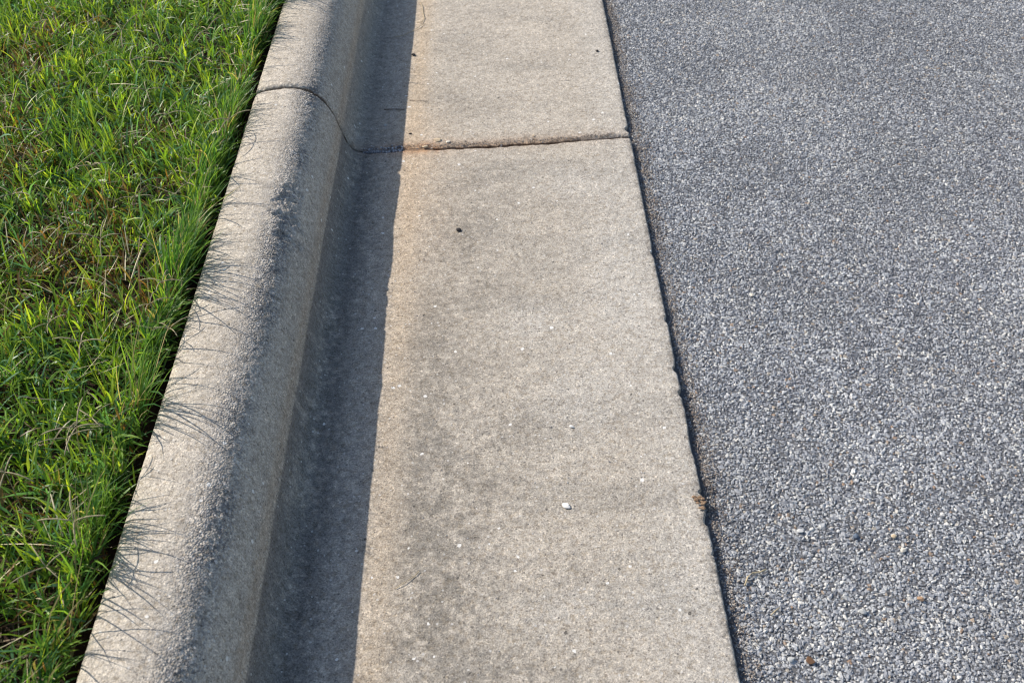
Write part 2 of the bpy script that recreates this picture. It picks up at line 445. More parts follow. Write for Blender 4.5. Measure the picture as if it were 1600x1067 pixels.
    Vv = np.stack([Xd, Ys, Zd], -1)
    end = -1 if which == 'near' else 0
    wallc = C[:, end].copy(); wallc[:, :3] = wallc[:, :3] * .35 + np.array([.10, .07, .05]) * .65; wallc[:, 3] = 0
    rows, cols = [], []
    sgn = -1 if which == 'near' else 1
    inner = Vv[:, end].copy()
    zc = np.minimum(inner[:, 2], np.where(inner[:, 0] < 0, .05, .0))
    for f_ in (.12, .5, 1.0):
        r = inner.copy(); r[:, 2] = inner[:, 2] - .022 * f_; r[:, 1] = inner[:, 1]
        # pull sideways walls inward so that the cap stays inside the slab outline
        r[:, 0] = inner[:, 0] * (1 - .0 * f_)
        rows.append(r); cols.append(wallc)
    if which == 'near':
        Vv = np.concatenate([Vv] + [r[:, None] for r in rows], 1); C = np.concatenate([C] + [c[:, None] for c in cols], 1)
    else:
        Vv = np.concatenate([r[:, None] for r in rows[::-1]] + [Vv], 1); C = np.concatenate([c[:, None] for c in cols[::-1]] + [C], 1)
    m = Vv.shape[1]
    # normals from the whole grid
    ds = np.gradient(Vv, axis=0); dy = np.gradient(Vv, axis=1)
    N = np.cross(dy, ds); N = -N
    N /= np.maximum(np.linalg.norm(N, axis=-1, keepdims=True), 1e-9)
    if N[k_flow + 40, m // 2, 2] < 0: N = -N
    root = link('concrete_kerb', None)
    root.location = (0.15, float(np.mean(yv)), 0)
    root.empty_display_size = .1
    root['label'] = ('long near kerb and gutter slab with chipped worn shoulder and stained pan below the cross joint' if which == 'near'
                     else 'far kerb and gutter slab, tan stained and cleaner, beyond the cross joint at the top')
    root['category'] = 'kerb'
    root['group'] = 'cast concrete kerb and gutter slabs along the road'
    off = np.array(root.location)
    for nm, a, b in (('kerb', 0, k_flow + 1), ('gutter_pan', k_flow, n)):
        v = Vv[a:b]; c = C[a:b]; nn = N[a:b]
        ii = np.arange((b - a) * m).reshape(b - a, m)
        Qd = np.stack([ii[:-1, :-1], ii[:-1, 1:], ii[1:, 1:], ii[1:, :-1]], -1).reshape(-1, 4)[:, ::-1]
        p0, p1, p2 = v.reshape(-1, 3)[Qd[len(Qd) // 2, :3]]
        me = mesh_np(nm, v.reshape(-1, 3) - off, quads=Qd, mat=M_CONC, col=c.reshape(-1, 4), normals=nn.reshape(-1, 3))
        link(nm, me, root)
    return root

def yspan(a, b, fa, fb, fine, coarse=.03):
    out = [a]
    while out[-1] < b - 1e-6:
        y = out[-1]
        st = fine if fa <= y <= fb else coarse
        out.append(min(y + st, b))
    return np.array(out)
y_near = np.concatenate([yspan(Y_JOINT - 3.05, Y_JOINT - .01, .36, 9, .0021), Y_JOINT - np.array([.008, .0062, .0048, .0036, .0026, .0017, .0008, 0])])
y_far = np.concatenate([Y_JOINT + np.array([0, .0008, .0017, .0026, .0036, .0048, .0062, .008]), yspan(Y_JOINT + .010, Y_JOINT + 3.05, 0, 2.2, .0021)])
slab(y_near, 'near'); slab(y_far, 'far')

# ------------------------------------------------------------------ silt that fills the joint (and a strip under the lip)
xj = np.linspace(-.150, .455, 240); tj = np.linspace(-1, 1, 9)
XX, TT = np.meshgrid(xj, tj, indexing='ij')
PZj = np.interp(XX, PR[(PR[:, 1] > .0015) | (PR[:, 0] > .0), 0][:], PR[(PR[:, 1] > .0015) | (PR[:, 0] > .0), 1][:])
fillz = -.0030 - .0060 * sstep(.11, .15, XX) - .0012 + .0022 * (fbm(XX, TT, 60, 101, 3)) * sstep(.0, .04, XX) + .0012 * np.exp(-((XX - .13) / .06) ** 2) - .014 * (1 - sstep(-.01, .012, XX))
ZZ = PZj + fillz - .0012 * np.abs(TT)
YY = joint_y(XX) + TT * .0075
ii = np.arange(XX.size).reshape(XX.shape)
Qd = np.stack([ii[:-1, :-1], ii[1:, :-1], ii[1:, 1:], ii[:-1, 1:]], -1).reshape(-1, 4)
link('joint_silt', mesh_np('joint_silt', np.stack([XX, YY, ZZ], -1).reshape(-1, 3), quads=Qd, mat=M_DIRT), kind='stuff',
     label='brown silt packed in the cross joint between the two kerb slabs', category='dirt')

# ------------------------------------------------------------------ road: bitumen bed + chippings
xs = np.concatenate([np.linspace(.452, 1.9, 180), np.linspace(1.9, 7.5, 20)[1:]])
ys = np.concatenate([np.linspace(-2, .2, 12)[:-1], np.linspace(.2, 2.4, 260), np.linspace(2.4, 6, 14)[1:]])
X, Y = np.meshgrid(xs, ys, indexing='ij')
Z = road_z(X, Y) - .0004 + .0015 * (fbm(X, Y, 30, 111, 3) - .5) + .003 * (fbm(X, Y, 4, 113, 2) - .5) * sstep(.46, .6, X)
nx, ny = X.shape; ii = np.arange(nx * ny).reshape(nx, ny)
Qd = np.stack([ii[:-1, :-1], ii[1:, :-1], ii[1:, 1:], ii[:-1, 1:]], -1).reshape(-1, 4)
link('road', mesh_np('road', np.stack([X, Y, Z], -1).reshape(-1, 3), quads=Qd, mat=M_BIT), kind='structure')

def stone_cloud(name, pts, rot, scl, shade, mat, protos=7, jag=.38, **props):
    """Points carrying rot / scl / shade; a node tree grows angular stones on them."""
    me = bpy.data.meshes.new(name)
    me.vertices.add(len(pts)); me.vertices.foreach_set('co', np.asarray(pts, np.float32).ravel())
    for nm, typ, arr, fld in (('rot', 'FLOAT_VECTOR', rot, 'vector'), ('scl', 'FLOAT_VECTOR', scl, 'vector'), ('shade', 'FLOAT', shade, 'value')):
        a = me.attributes.new(nm, typ, 'POINT'); a.data.foreach_set(fld, np.asarray(arr, np.float32).ravel())
    me.materials.append(mat)
    o = link(name, me, **props)
    g = bpy.data.node_groups.new(name, 'GeometryNodeTree')
    g.interface.new_socket('Geometry', in_out='INPUT', socket_type='NodeSocketGeometry')
    g.interface.new_socket('Geometry', in_out='OUTPUT', socket_type='NodeSocketGeometry')
    N = g.nodes; L = g.links
    gi = N.new('NodeGroupInput'); go = N.new('NodeGroupOutput')
    join = N.new('GeometryNodeGeometryToInstance')
    for i in range(protos):
        ico = N.new('GeometryNodeMeshIcoSphere'); ico.inputs['Radius'].default_value = .5; ico.inputs['Subdivisions'].default_value = 1
        p = N.new('GeometryNodeInputPosition')
        nz = N.new('ShaderNodeTexNoise'); nz.noise_dimensions = '4D'
        nz.inputs['W'].default_value = 3.7 * i + 1; nz.inputs['Scale'].default_value = 3.2; nz.inputs['Detail'].default_value = 1.0
        vor = N.new('ShaderNodeTexVoronoi'); vor.voronoi_dimensions = '4D'; vor.inputs['W'].default_value = 1.9 * i; vor.inputs['Scale'].default_value = 1.2
        L.new(p.outputs[0], nz.inputs['Vector']); L.new(p.outputs[0], vor.inputs['Vector'])
        sub = N.new('ShaderNodeVectorMath'); sub.operation = 'SUBTRACT'; L.new(nz.outputs['Color'], sub.inputs[0]); sub.inputs[1].default_value = (.5, .5, .5)
        sc1 = N.new('ShaderNodeVectorMath'); sc1.operation = 'SCALE'; L.new(sub.outputs[0], sc1.inputs[0]); sc1.inputs['Scale'].default_value = jag * 3.4
        vm = N.new('ShaderNodeMath'); vm.operation = 'MULTIPLY_ADD'; L.new(vor.outputs['Distance'], vm.inputs[0]); vm.inputs[1].default_value = -.55; vm.inputs[2].default_value = .25
        sc2 = N.new('ShaderNodeVectorMath'); sc2.operation = 'SCALE'; L.new(p.outputs[0], sc2.inputs[0]); L.new(vm.outputs[0], sc2.inputs['Scale'])
        ad = N.new('ShaderNodeVectorMath'); ad.operation = 'ADD'; L.new(sc1.outputs[0], ad.inputs[0]); L.new(sc2.outputs[0], ad.inputs[1])
        sp = N.new('GeometryNodeSetPosition'); L.new(ico.outputs['Mesh'], sp.inputs['Geometry']); L.new(ad.outputs[0], sp.inputs['Offset'])
        hull = N.new('GeometryNodeConvexHull'); L.new(sp.outputs[0], hull.inputs[0])
        sm = N.new('GeometryNodeSetShadeSmooth'); L.new(hull.outputs[0], sm.inputs[0]); sm.inputs['Shade Smooth'].default_value = False
        st = N.new('GeometryNodeSetMaterial'); L.new(sm.outputs[0], st.inputs['Geometry']); st.inputs['Material'].default_value = mat
        L.new(st.outputs[0], join.inputs[0])
    iop = N.new('GeometryNodeInstanceOnPoints')
    L.new(gi.outputs[0], iop.inputs['Points']); L.new(join.outputs[0], iop.inputs['Instance'])
    iop.inputs['Pick Instance'].default_value = True
    ri = N.new('FunctionNodeRandomValue'); ri.data_type = 'INT'
    for s_ in ri.inputs:
        if s_.name == 'Min' and s_.type == 'INT': s_.default_value = 0
        if s_.name == 'Max' and s_.type == 'INT': s_.default_value = protos - 1
    L.new([q for q in ri.outputs if q.type == 'INT'][0], iop.inputs['Instance Index'])
    for nm, sock in (('rot', 'Rotation'), ('scl', 'Scale')):
        na = N.new('GeometryNodeInputNamedAttribute'); na.data_type = 'FLOAT_VECTOR'; na.inputs['Name'].default_value = nm
        out = [q for q in na.outputs if q.enabled and q.name == 'Attribute'][0]
        if sock == 'Rotation':
            e2r = N.new('FunctionNodeEulerToRotation'); L.new(out, e2r.inputs[0]); L.new(e2r.outputs[0], iop.inputs['Rotation'])
        else:
            L.new(out, iop.inputs['Scale'])
    L.new(iop.outputs[0], go.inputs[0])
    md = o.modifiers.new('stones', 'NODES'); md.node_group = g
    return o

def jgrid(x0, x1, y0, y1, d, jit=.85):
    gx = np.arange(x0, x1, d); gy = np.arange(y0, y1, d * .9)
    A, B = np.meshgrid(gx, gy, indexing='ij')
    A = A + (np.arange(len(gy)) % 2)[None, :] * d * .5
    return (A + (R.rand(*A.shape) - .5) * d * jit).ravel(), (B + (R.rand(*A.shape) - .5) * d * jit).ravel()

def chips():
    P, RO, SCL, SH = [], [], [], []
    for x0, x1, y0, y1, d in ((.460, 1.42, .36, 2.12, .0037), (1.42, 2.3, .0, 2.6, .008), (.460, 1.42, -.3, .36, .008), (.46, 1.42, 2.12, 2.7, .008)):
        x, y = jgrid(x0, x1, y0, y1, d)
        k = d / .0037
        n = len(x)
        size = k * (.0032 + .0044 * R.rand(n) ** 2.4)
        big = R.rand(n) < .006
        size[big] *= 1.45
        z = road_z(x, y) - .0012 + .0015 * (fbm(x, y, 30, 111, 3) - .5) + .003 * (fbm(x, y, 4, 113, 2) - .5) * sstep(.46, .6, x)
        z = z - .0010 * (1 - sstep(.462, .480, x))
        keep = R.rand(n) > .05
        keep &= x > .4605
        P.append(np.stack([x, y, z], 1)[keep])
        RO.append(np.stack([(R.rand(n) - .5) * .6, (R.rand(n) - .5) * .6, R.rand(n) * 6.283], 1)[keep])
        e = .85 + .6 * R.rand(n); ht = size * (.5 + .3 * R.rand(n))
        z = z + .0021 * k - ht * .42 + .0010 * k * (R.rand(n) - .6)
        P[-1] = np.stack([x, y, z], 1)[keep]
        SCL.append(np.stack([size * e, size / e ** .5, ht], 1)[keep])
        s = R.rand(n)
        s = np.clip(s + (.30 * (fbm(x, y, 9, 121, 3) - .5) + .30 * (fbm(x, y * .35, 2.6, 122, 2) - .5)) * (s < .9), 0, 1)
        SH.append(s[keep])
    return [np.concatenate(a) for a in (P, RO, SCL, SH)]
p_, r_, s_, h_ = chips()
stone_cloud('road_chippings', p_, r_, s_, h_, M_CHIP, kind='stuff', label='blue grey stone chippings set close in the asphalt road surface', category='gravel')

xf, yf = jgrid(.461, 1.42, .36, 2.12, .0046); nf_ = len(xf)
sf = .0012 + .0013 * R.rand(nf_)
stone_cloud('stone_fines', np.stack([xf, yf, road_z(xf, yf) + .0015 * (fbm(xf, yf, 30, 111, 3) - .5) + .003 * (fbm(xf, yf, 4, 113, 2) - .5) * sstep(.46, .6, xf) + .0006 + .0006 * R.rand(nf_)], 1), R.rand(nf_, 3) * 6.28,
            np.stack([sf, sf * .8, sf * .7], 1), R.rand(nf_), M_CHIP, protos=4, kind='stuff', label='fine crushed stone between the larger road chippings', category='gravel')

# brown grit swept against the pan edge
n = 12000
y = .33 + 1.9 * R.rand(n); x = .461 + np.abs(R.randn(n)) * .013
keep = (R.rand(n) < .25 + .9 * fbm(y, 0 * y, 14, 131, 3)) & (x < .53)
x, y = x[keep], y[keep]; n = len(x)
size = .0013 + .0018 * R.rand(n) ** 2
z = road_z(x, y) + .0016 * R.rand(n) + .0008
stone_cloud('roadside_grit', np.stack([x, y, z], 1), R.rand(n, 3) * 6.28, np.stack([size, size * .8, size * .7], 1), R.rand(n), M_GRIT, protos=4, kind='stuff',
            label='brown sandy grit gathered along the gutter edge of the asphalt', category='grit')

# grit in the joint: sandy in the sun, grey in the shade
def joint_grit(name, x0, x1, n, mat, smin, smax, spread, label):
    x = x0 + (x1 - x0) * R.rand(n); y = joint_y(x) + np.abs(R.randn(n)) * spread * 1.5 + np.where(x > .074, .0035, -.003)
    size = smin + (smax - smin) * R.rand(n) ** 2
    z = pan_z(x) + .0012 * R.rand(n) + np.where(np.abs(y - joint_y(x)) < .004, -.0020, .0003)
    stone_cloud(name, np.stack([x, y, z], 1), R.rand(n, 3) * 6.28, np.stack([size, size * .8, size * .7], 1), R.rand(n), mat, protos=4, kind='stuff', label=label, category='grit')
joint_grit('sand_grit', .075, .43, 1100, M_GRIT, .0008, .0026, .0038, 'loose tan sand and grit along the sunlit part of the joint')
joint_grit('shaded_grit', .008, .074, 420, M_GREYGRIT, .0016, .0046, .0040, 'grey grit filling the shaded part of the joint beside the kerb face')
# scattered sand grains over the pan
n = 1500
x = .03 + .42 * R.rand(n); y = .4 + 1.75 * R.rand(n)
size = .0007 + .0013 * R.rand(n) ** 3
stone_cloud('pan_sand', np.stack([x, y, pan_z(x) + size * .2], 1), R.rand(n, 3) * 6.28, np.stack([size, size * .8, size * .7], 1), R.rand(n),
            M_GREYGRIT, protos=4, kind='stuff', label='fine sand grains scattered loose over the gutter pan', category='sand')

# ------------------------------------------------------------------ grass
def leaves(name, base, az, el, L, bend, wd, col, tipcol, mat, seg=4, twist=None, side=None, **props):
    n = len(az)
    t = np.linspace(0, 1, seg + 1)
    pts = np.zeros((n, seg + 1, 3)); pts[:, 0] = base
    hd = np.stack([np.cos(az), np.sin(az)], 1)
    sb = np.zeros(n) if side is None else side
    for i in range(seg):
        e = el - bend * ((i + .5) / seg) ** 1.3
        a2 = az + sb * (i + .5) / seg
        st = L / seg
        pts[:, i + 1, 0] = pts[:, i, 0] + np.cos(e) * np.cos(a2) * st
        pts[:, i + 1, 1] = pts[:, i, 1] + np.cos(e) * np.sin(a2) * st
        pts[:, i + 1, 2] = pts[:, i, 2] + np.sin(e) * st
    tw = R.uniform(-.9, .9, n) if twist is None else twist
    side_v = np.stack([-np.sin(az) * np.cos(tw), np.cos(az) * np.cos(tw), np.sin(tw)], 1)
    prof = np.array([.62, 1.0, .92, .62, 0.0]) if seg == 4 else np.append(np.linspace(1, .6, seg), 0)
    V = np.zeros((n, 2 * seg + 1, 3)); C = np.zeros((n, 2 * seg + 1, 3))
    for i in range(seg):
        V[:, 2 * i] = pts[:, i] + side_v * (wd * prof[i] * .5)[:, None]
        V[:, 2 * i + 1] = pts[:, i] - side_v * (wd * prof[i] * .5)[:, None]
        f = t[i] ** 1.5
        C[:, 2 * i] = C[:, 2 * i + 1] = col * (1 - f) + tipcol * f
    V[:, -1] = pts[:, -1]; C[:, -1] = tipcol
    k = 2 * seg + 1
    o = (np.arange(n) * k)[:, None]
    q = np.concatenate([o + np.array([[2 * i, 2 * i + 1, 2 * i + 3, 2 * i + 2]]) for i in range(seg - 1)], 0)
    tr = o + np.array([[2 * seg - 2, 2 * seg - 1, 2 * seg]])
    me = mesh_np(name, V.reshape(-1, 3), tris=tr, quads=q, mat=mat, col=C.reshape(-1, 3), smooth=False)
    return link(name, me, **props)

EDGE = -.175
def scatter(n, dens=True):
    x = EDGE - 1.35 * R.rand(n) ** 1.0; y = -.1 + 2.7 * R.rand(n)
    view = (x > -.80) & (y > .34) & (y < 2.1)
    keep = view | (R.rand(n) < .30)
    # patches
    if dens: keep &= R.rand(n) < .25 + 1.25 * fbm(x, y, 16, 141, 4, .6)
    return x[keep], y[keep]

def brownness(x, y):
    b = sstep(.58, .75, fbm(x, y, 6, 151, 3)) * .6
    for cx, cy, r in ((-.565, 1.61, .05), (-.535, 1.375, .055), (-.475, 1.29, .035), (-.56, 1.72, .035), (-.287, 1.36, .025), (-.42, .97, .04), (-.37, .79, .03), (-.25, 1.22, .025)):
        b = np.maximum(b, 1.0 * gauss(x, y, cx, cy, r, r * 1.2))
    return b

# tillers -> leaves
tx_, ty_ = scatter(28000)
nt = len(tx_)
LPT = 7
th = np.clip(.020 + .026 * fbm(tx_, ty_, 11, 161, 3) * (.5 + R.rand(nt)), .008, .06)
laz = R.rand(nt) * 6.283; lel = np.radians(R.uniform(35, 88, nt))
tone = R.rand(nt); brown = brownness(tx_, ty_)
tz_ = soil_z(tx_, ty_)
bx = np.repeat(tx_, LPT); by = np.repeat(ty_, LPT); n = len(bx)
fr = np.tile(np.arange(LPT) / LPT, nt) ** .8
hh = np.repeat(th, LPT) * fr
lA = np.repeat(laz, LPT); lE = np.repeat(lel, LPT)
base = np.stack([bx + np.cos(lA) * np.cos(lE) * hh + R.randn(n) * .0012, by + np.sin(lA) * np.cos(lE) * hh + R.randn(n) * .0012, np.repeat(tz_, LPT) + np.sin(lE) * hh], 1)
az = R.rand(n) * 6.283
el = np.radians(R.uniform(28, 88, n))
Lf = R.uniform(.013, .038, n) * np.repeat(.75 + .5 * R.rand(nt), LPT)
lng = R.rand(n) < .16; Lf[lng] *= 1.55
# edge tillers lean out over the trench a little, not over the whole kerb
edge = np.exp(-((bx - EDGE) / .018) ** 2)
over = (np.cos(az) > .3) & (bx > -.19)
Lf[over] *= .72
el = np.where(over, np.maximum(el, np.radians(42)), el)
bend = R.uniform(.1, 1.3, n); wd = R.uniform(.0014, .0034, n)
tn = np.clip(np.repeat(tone, LPT) * .55 + R.rand(n) * .45, 0, 1)[:, None]
dark = np.array([.030, .100, .024]); midc = np.array([.155, .290, .038]); lite = np.array([.380, .490, .062]); blue = np.array([.085, .195, .095])
col = np.where(tn < .5, dark + (midc - dark) * tn * 2, midc + (lite - midc) * (tn - .5) * 2)
bl = (R.rand(n) < .26)[:, None]; col = np.where(bl, blue * (1 + R.rand(n, 1) * .8), col)
br = np.repeat(brown, LPT); isb = (R.rand(n) < br * .70 + .03)[:, None]
dead = np.array([.24, .17, .085]) * (.45 + .8 * R.rand(n, 1)); rust = np.array([.16, .085, .035]) * (.6 + .7 * R.rand(n, 1))
col = np.where(isb, np.where(R.rand(n, 1) < .55, dead, rust), col)
tip = col * 1.2 + np.array([.018, .012, .0])
leaves('grass', base, az, el, Lf, bend, wd, col * .9, tip, M_LEAF, side=R.uniform(-.6, .6, n), kind='stuff',
       label='thick mat of bright green lawn grass leaves behind the kerb', category='grass')

# taller upright blades standing out of the mat, in fans
fx, fy = scatter(4600)
kk = R.rand(len(fx)) > .8 * brownness(fx, fy); fx, fy = fx[kk], fy[kk]
nf = len(fx); K = 4
bx = np.repeat(fx, K); by = np.repeat(fy, K); n = len(bx)
base = np.stack([bx + R.randn(n) * .001, by + R.randn(n) * .001, np.repeat(soil_z(fx, fy) + .008 + .016 * R.rand(nf), K)], 1)
a0 = np.repeat(R.rand(nf) * 6.283, K)
az = a0 + R.randn(n) * .8
el = np.radians(R.uniform(50, 88, n))
ht = np.repeat(.6 + .7 * fbm(fx, fy, 9, 163, 3), K)
Lf = R.uniform(.028, .064, n) * ht
over = (np.cos(az) > .2) & (bx > -.19); Lf[over] *= .8
tn = R.rand(n, 1)
yel = np.array([.41, .50, .060])
col = np.array([.140, .265, .036]) * (1 - tn) + yel * tn
leaves('tall_grass', base, az, el, Lf, R.uniform(.05, .9, n), R.uniform(.0016, .0034, n), col * .85, col * 1.25, M_LEAF, side=R.uniform(-.4, .4, n), kind='stuff',
       label='taller yellow green blades standing up in fans from the lawn', category='grass')

# dead thatch low in the mat and pale straws across it
n = 15000
x, y = scatter(n, False); n = len(x)
base = np.stack([x, y, soil_z(x, y) + .002 + .02 * R.rand(n)], 1)
col = np.array([.20, .14, .08]) * (.25 + .9 * R.rand(n, 1))
leaves('thatch', base, R.rand(n) * 6.283, np.radians(R.uniform(-5, 40, n)), R.uniform(.012, .035, n), R.uniform(-.3, .6, n), R.uniform(.0008, .0018, n), col, col * 1.1, M_DRY, kind='stuff',
       label='brown dead thatch lying low under the green blades', category='thatch')
x, y = scatter(11000, False)
k = R.rand(len(x)) < .25 + .6 * brownness(x, y) + .5 * sstep(-.30, -.2, x); x, y = x[k], y[k]; n = len(x)
base = np.stack([x, y, soil_z(x, y) + .015 + .03 * R.rand(n)], 1)
col = np.array([.58, .50, .32]) * (.55 + .7 * R.rand(n, 1))
az = R.rand(n) * 6.283
Ls = R.uniform(.02, .07, n)
ov = (x > -.22) & (np.cos(az) > 0); Ls[ov] *= .5
leaves('dry_straw', base, az, np.radians(R.uniform(-5, 50, n)), Ls, R.uniform(-.3, .7, n), R.uniform(.0007, .0016, n), col, col * 1.15, M_DRY, kind='stuff',
       label='thin pale straws and dry stems tangled over the green lawn', category='straw')
# fringe: blades at the very edge whose shadows fall across the kerb top
def fringe(name, n, L0, L1, w0, w1, e0, e1, lo, seed, label, out=1.9):
    y = .30 + 1.75 * R.rand(n)
    cl = fbm(y, 0 * y, 13, seed, 4, .6); k = R.rand(n) < sstep(.44, .56, cl) + lo
    y = y[k]; n = len(y)
    x = EDGE - .001 - .022 * R.rand(n) ** 1.3
    base = np.stack([x, y, np.maximum(soil_z(x, y), .078) + .004 + .022 * R.rand(n)], 1)
    az = R.uniform(-out, out, n); el = np.radians(R.uniform(e0, e1, n))
    tn = R.rand(n, 1) ** 1.5
    col = np.array([.030, .105, .028]) * (1 - tn) + np.array([.20, .34, .050]) * tn
    dd = R.rand(n, 1) < .12
    col = np.where(dd, np.array([.40, .33, .19]) * (.5 + .6 * R.rand(n, 1)), col)
    leaves(name, base, az, el, R.uniform(L0, L1, n) * (.6 + .8 * fbm(y, 0 * y, 11, 173, 2)), R.uniform(.1, 1.0, n), R.uniform(w0, w1, n), col, col * 1.2, M_LEAF, side=R.uniform(-.9, .9, n), kind='stuff',
           label=label, category='grass')
fringe('edge_grass', 5600, .016, .052, .0016, .0034, 30, 88, .22, 171, 'ragged fringe of short grass leaves along the back edge of the kerb')
fringe('overhanging_grass', 3300, .045, .115, .0012, .0022, 60, 88, .06, 177, 'few long thin grass blades leaning over the back edge of the kerb', 1.5)

# ------------------------------------------------------------------ stalks with finger-like seed heads
def tube(path, rad, sides=5):
    path = [Vector(p) for p in path]; V = []; Fc = []
    for i, p in enumerate(path):
        d = (path[min(i + 1, len(path) - 1)] - path[max(i - 1, 0)]).normalized()
        a = d.orthogonal().normalized(); b = d.cross(a)
        r = rad[i] if hasattr(rad, '__len__') else rad
        for k in range(sides):
            q = 2 * math.pi * k / sides
            V.append(p + (a * math.cos(q) + b * math.sin(q)) * r)
    for i in range(len(path) - 1):
        for k in range(sides):
            k2 = (k + 1) % sides
            Fc.append((i * sides + k, i * sides + k2, (i + 1) * sides + k2, (i + 1) * sides + k))
    V.append(path[0]); V.append(path[-1]); a, b = len(V) - 2, len(V) - 1
    for k in range(sides):
        Fc.append((a, (k + 1) % sides, k)); Fc.append((b, (len(path) - 1) * sides + k, (len(path) - 1) * sides + (k + 1) % sides))
    return V, Fc

def mesh_of(name, V, Fc, mat, smooth=True):
    me = bpy.data.meshes.new(name); me.from_pydata([tuple(v) for v in V], [], Fc); me.materials.append(mat)
    if smooth: me.polygons.foreach_set('use_smooth', [True] * len(me.polygons))
    return me

M_STALK = mat_simple('stalk', (.26, .22, .09), (.40, .32, .17), 200, .6)
M_SPIKE = mat_simple('seed_spike', (.24, .20, .11), (.42, .35, .22), 400, .8, .0004)
def seed_stalk(var):
    r = random.Random(40 + var)
    root = link('seed_stalk', None)
    h = r.uniform(.055, .085); lx, ly = r.uniform(-.012, .018), r.uniform(-.02, .012)
    P = [Vector((lx * t * t, ly * t * t, h * t)) for t in (0, .2, .4, .6, .8, 1)]
    V, Fc = tube(P, [.0006, .0006, .0005, .0005, .0004, .0004], 5)
    link('stem', mesh_of('stem', V, Fc, M_STALK), root)
    a0 = r.uniform(0, 6.28); nsp = r.choice((3, 4, 4))
    for i in range(nsp):
        a = a0 + i * 6.283 / nsp + r.uniform(-.3, .3); ln = r.uniform(.022, .034); rise = r.uniform(.25, .9)
        PP = [P[-1] + Vector((math.cos(a) * ln * t, math.sin(a) * ln * t, ln * (rise * t - .5 * t * t))) for t in (0, .15, .3, .45, .6, .75, .9, 1)]
        V, Fc = tube(PP, [.0003, .0007, .0005, .0008, .0005, .0007, .0005, .0002], 5)
        link('spike', mesh_of('spike', V, Fc, M_SPIKE), root)
    root['category'] = 'grass stalk'; root['group'] = 'seed stalks rising from the lawn edge'
    root['label'] = 'thin tan grass stalk with a finger-like seed head rising from the lawn'
    root.empty_display_size = .02
    return root
protos = [seed_stalk(i) for i in range(4)]
def copy_thing(src):
    c = src.copy(); COL.objects.link(c)
    for ch in src.children:
        d = ch.copy(); COL.objects.link(d); d.parent = c
    return c
spots = [(-.178, 1.060), (-.182, .985), (-.180, .930), (-.186, .895), (-.176, .760), (-.200, .735), (-.184, .620), (-.190, .575), (-.205, 1.20), (-.185, 1.33),
         (-.23, .84), (-.26, 1.05), (-.31, .93), (-.35, 1.22), (-.27, .66), (-.42, 1.0), (-.38, .78), (-.47, 1.32), (-.30, 1.45), (-.52, 1.52), (-.25, 1.60), (-.40, 1.62),
         (-.22, .72), (-.29, 1.15), (-.33, .70), (-.36, 1.08), (-.24, 1.36), (-.44, 1.18), (-.50, 1.42), (-.34, 1.55), (-.45, 1.66), (-.56, 1.70)]
used = set()
for i, (x, y) in enumerate(spots):
    k = i % 4
    o = protos[k] if k not in used else copy_thing(protos[k])
    used.add(k)
    o.location = (x, y, float(soil_z(np.array([x]), np.array([y]))[0]) - .002)
    o.rotation_euler = (rnd.uniform(-.25, .25), rnd.uniform(-.2, .35), rnd.uniform(0, 6.28))
    f = rnd.uniform(.85, 1.2); o.scale = (f, f, f)
    where = 'at the kerb edge' if x > -.21 else 'in the open lawn'
    o['label'] = 'thin tan grass stalk with finger-like seed head ' + where
    o['group'] = 'seed stalks ' + where

# ------------------------------------------------------------------ single stones, crumbs and straws that can be picked out
def pebble(name, label, cat, x, y, z, size, mat, seed, flat=.6, rz=0.0, elong=1.3, grp=None):
    import bmesh
    bm = bmesh.new(); bmesh.ops.create_icosphere(bm, subdivisions=3, radius=.5)
    r = np.random.RandomState(seed)
    planes = [(Vector(r.randn(3)).normalized(), r.uniform(.26, .42)) for _ in range(12)]
    for v in bm.verts:
        for nrm, d in planes:
            k = v.co.dot(nrm) - d
            if k > 0: v.co -= nrm * k * .9
    for v in bm.verts:
        v.co.x *= size * elong; v.co.y *= size; v.co.z *= size * flat
    me = bpy.data.meshes.new(name); bm.to_mesh(me); bm.free(); me.materials.append(mat)
    o = link(name, me, label=label, category=cat)
    if grp: o['group'] = grp
    zb = min(v.co.z for v in me.vertices)
    o.location = (x, y, z - zb * .8); o.rotation_euler = (0, 0, rz)
    return o
def smat(name, c, b=.0004): 
    c2 = tuple(v * 1.35 for v in c)
    return mat_simple(name, tuple(v * .75 for v in c), c2, 500, .8, b)
MW = smat('white_quartz', (.62, .60, .56)); MT = smat('tan_pebble', (.52, .41, .27)); MP = smat('pale_pebble', (.58, .53, .44))
MD = smat('dark_crumb', (.035, .03, .028)); MO = smat('orange_pebble', (.36, .23, .14)); MR = smat('rusty_leaf', (.12, .065, .035)); MG = smat('pale_grey_stone', (.42, .42, .40))
MSL = smat('slate_stone', (.12, .15, .19))
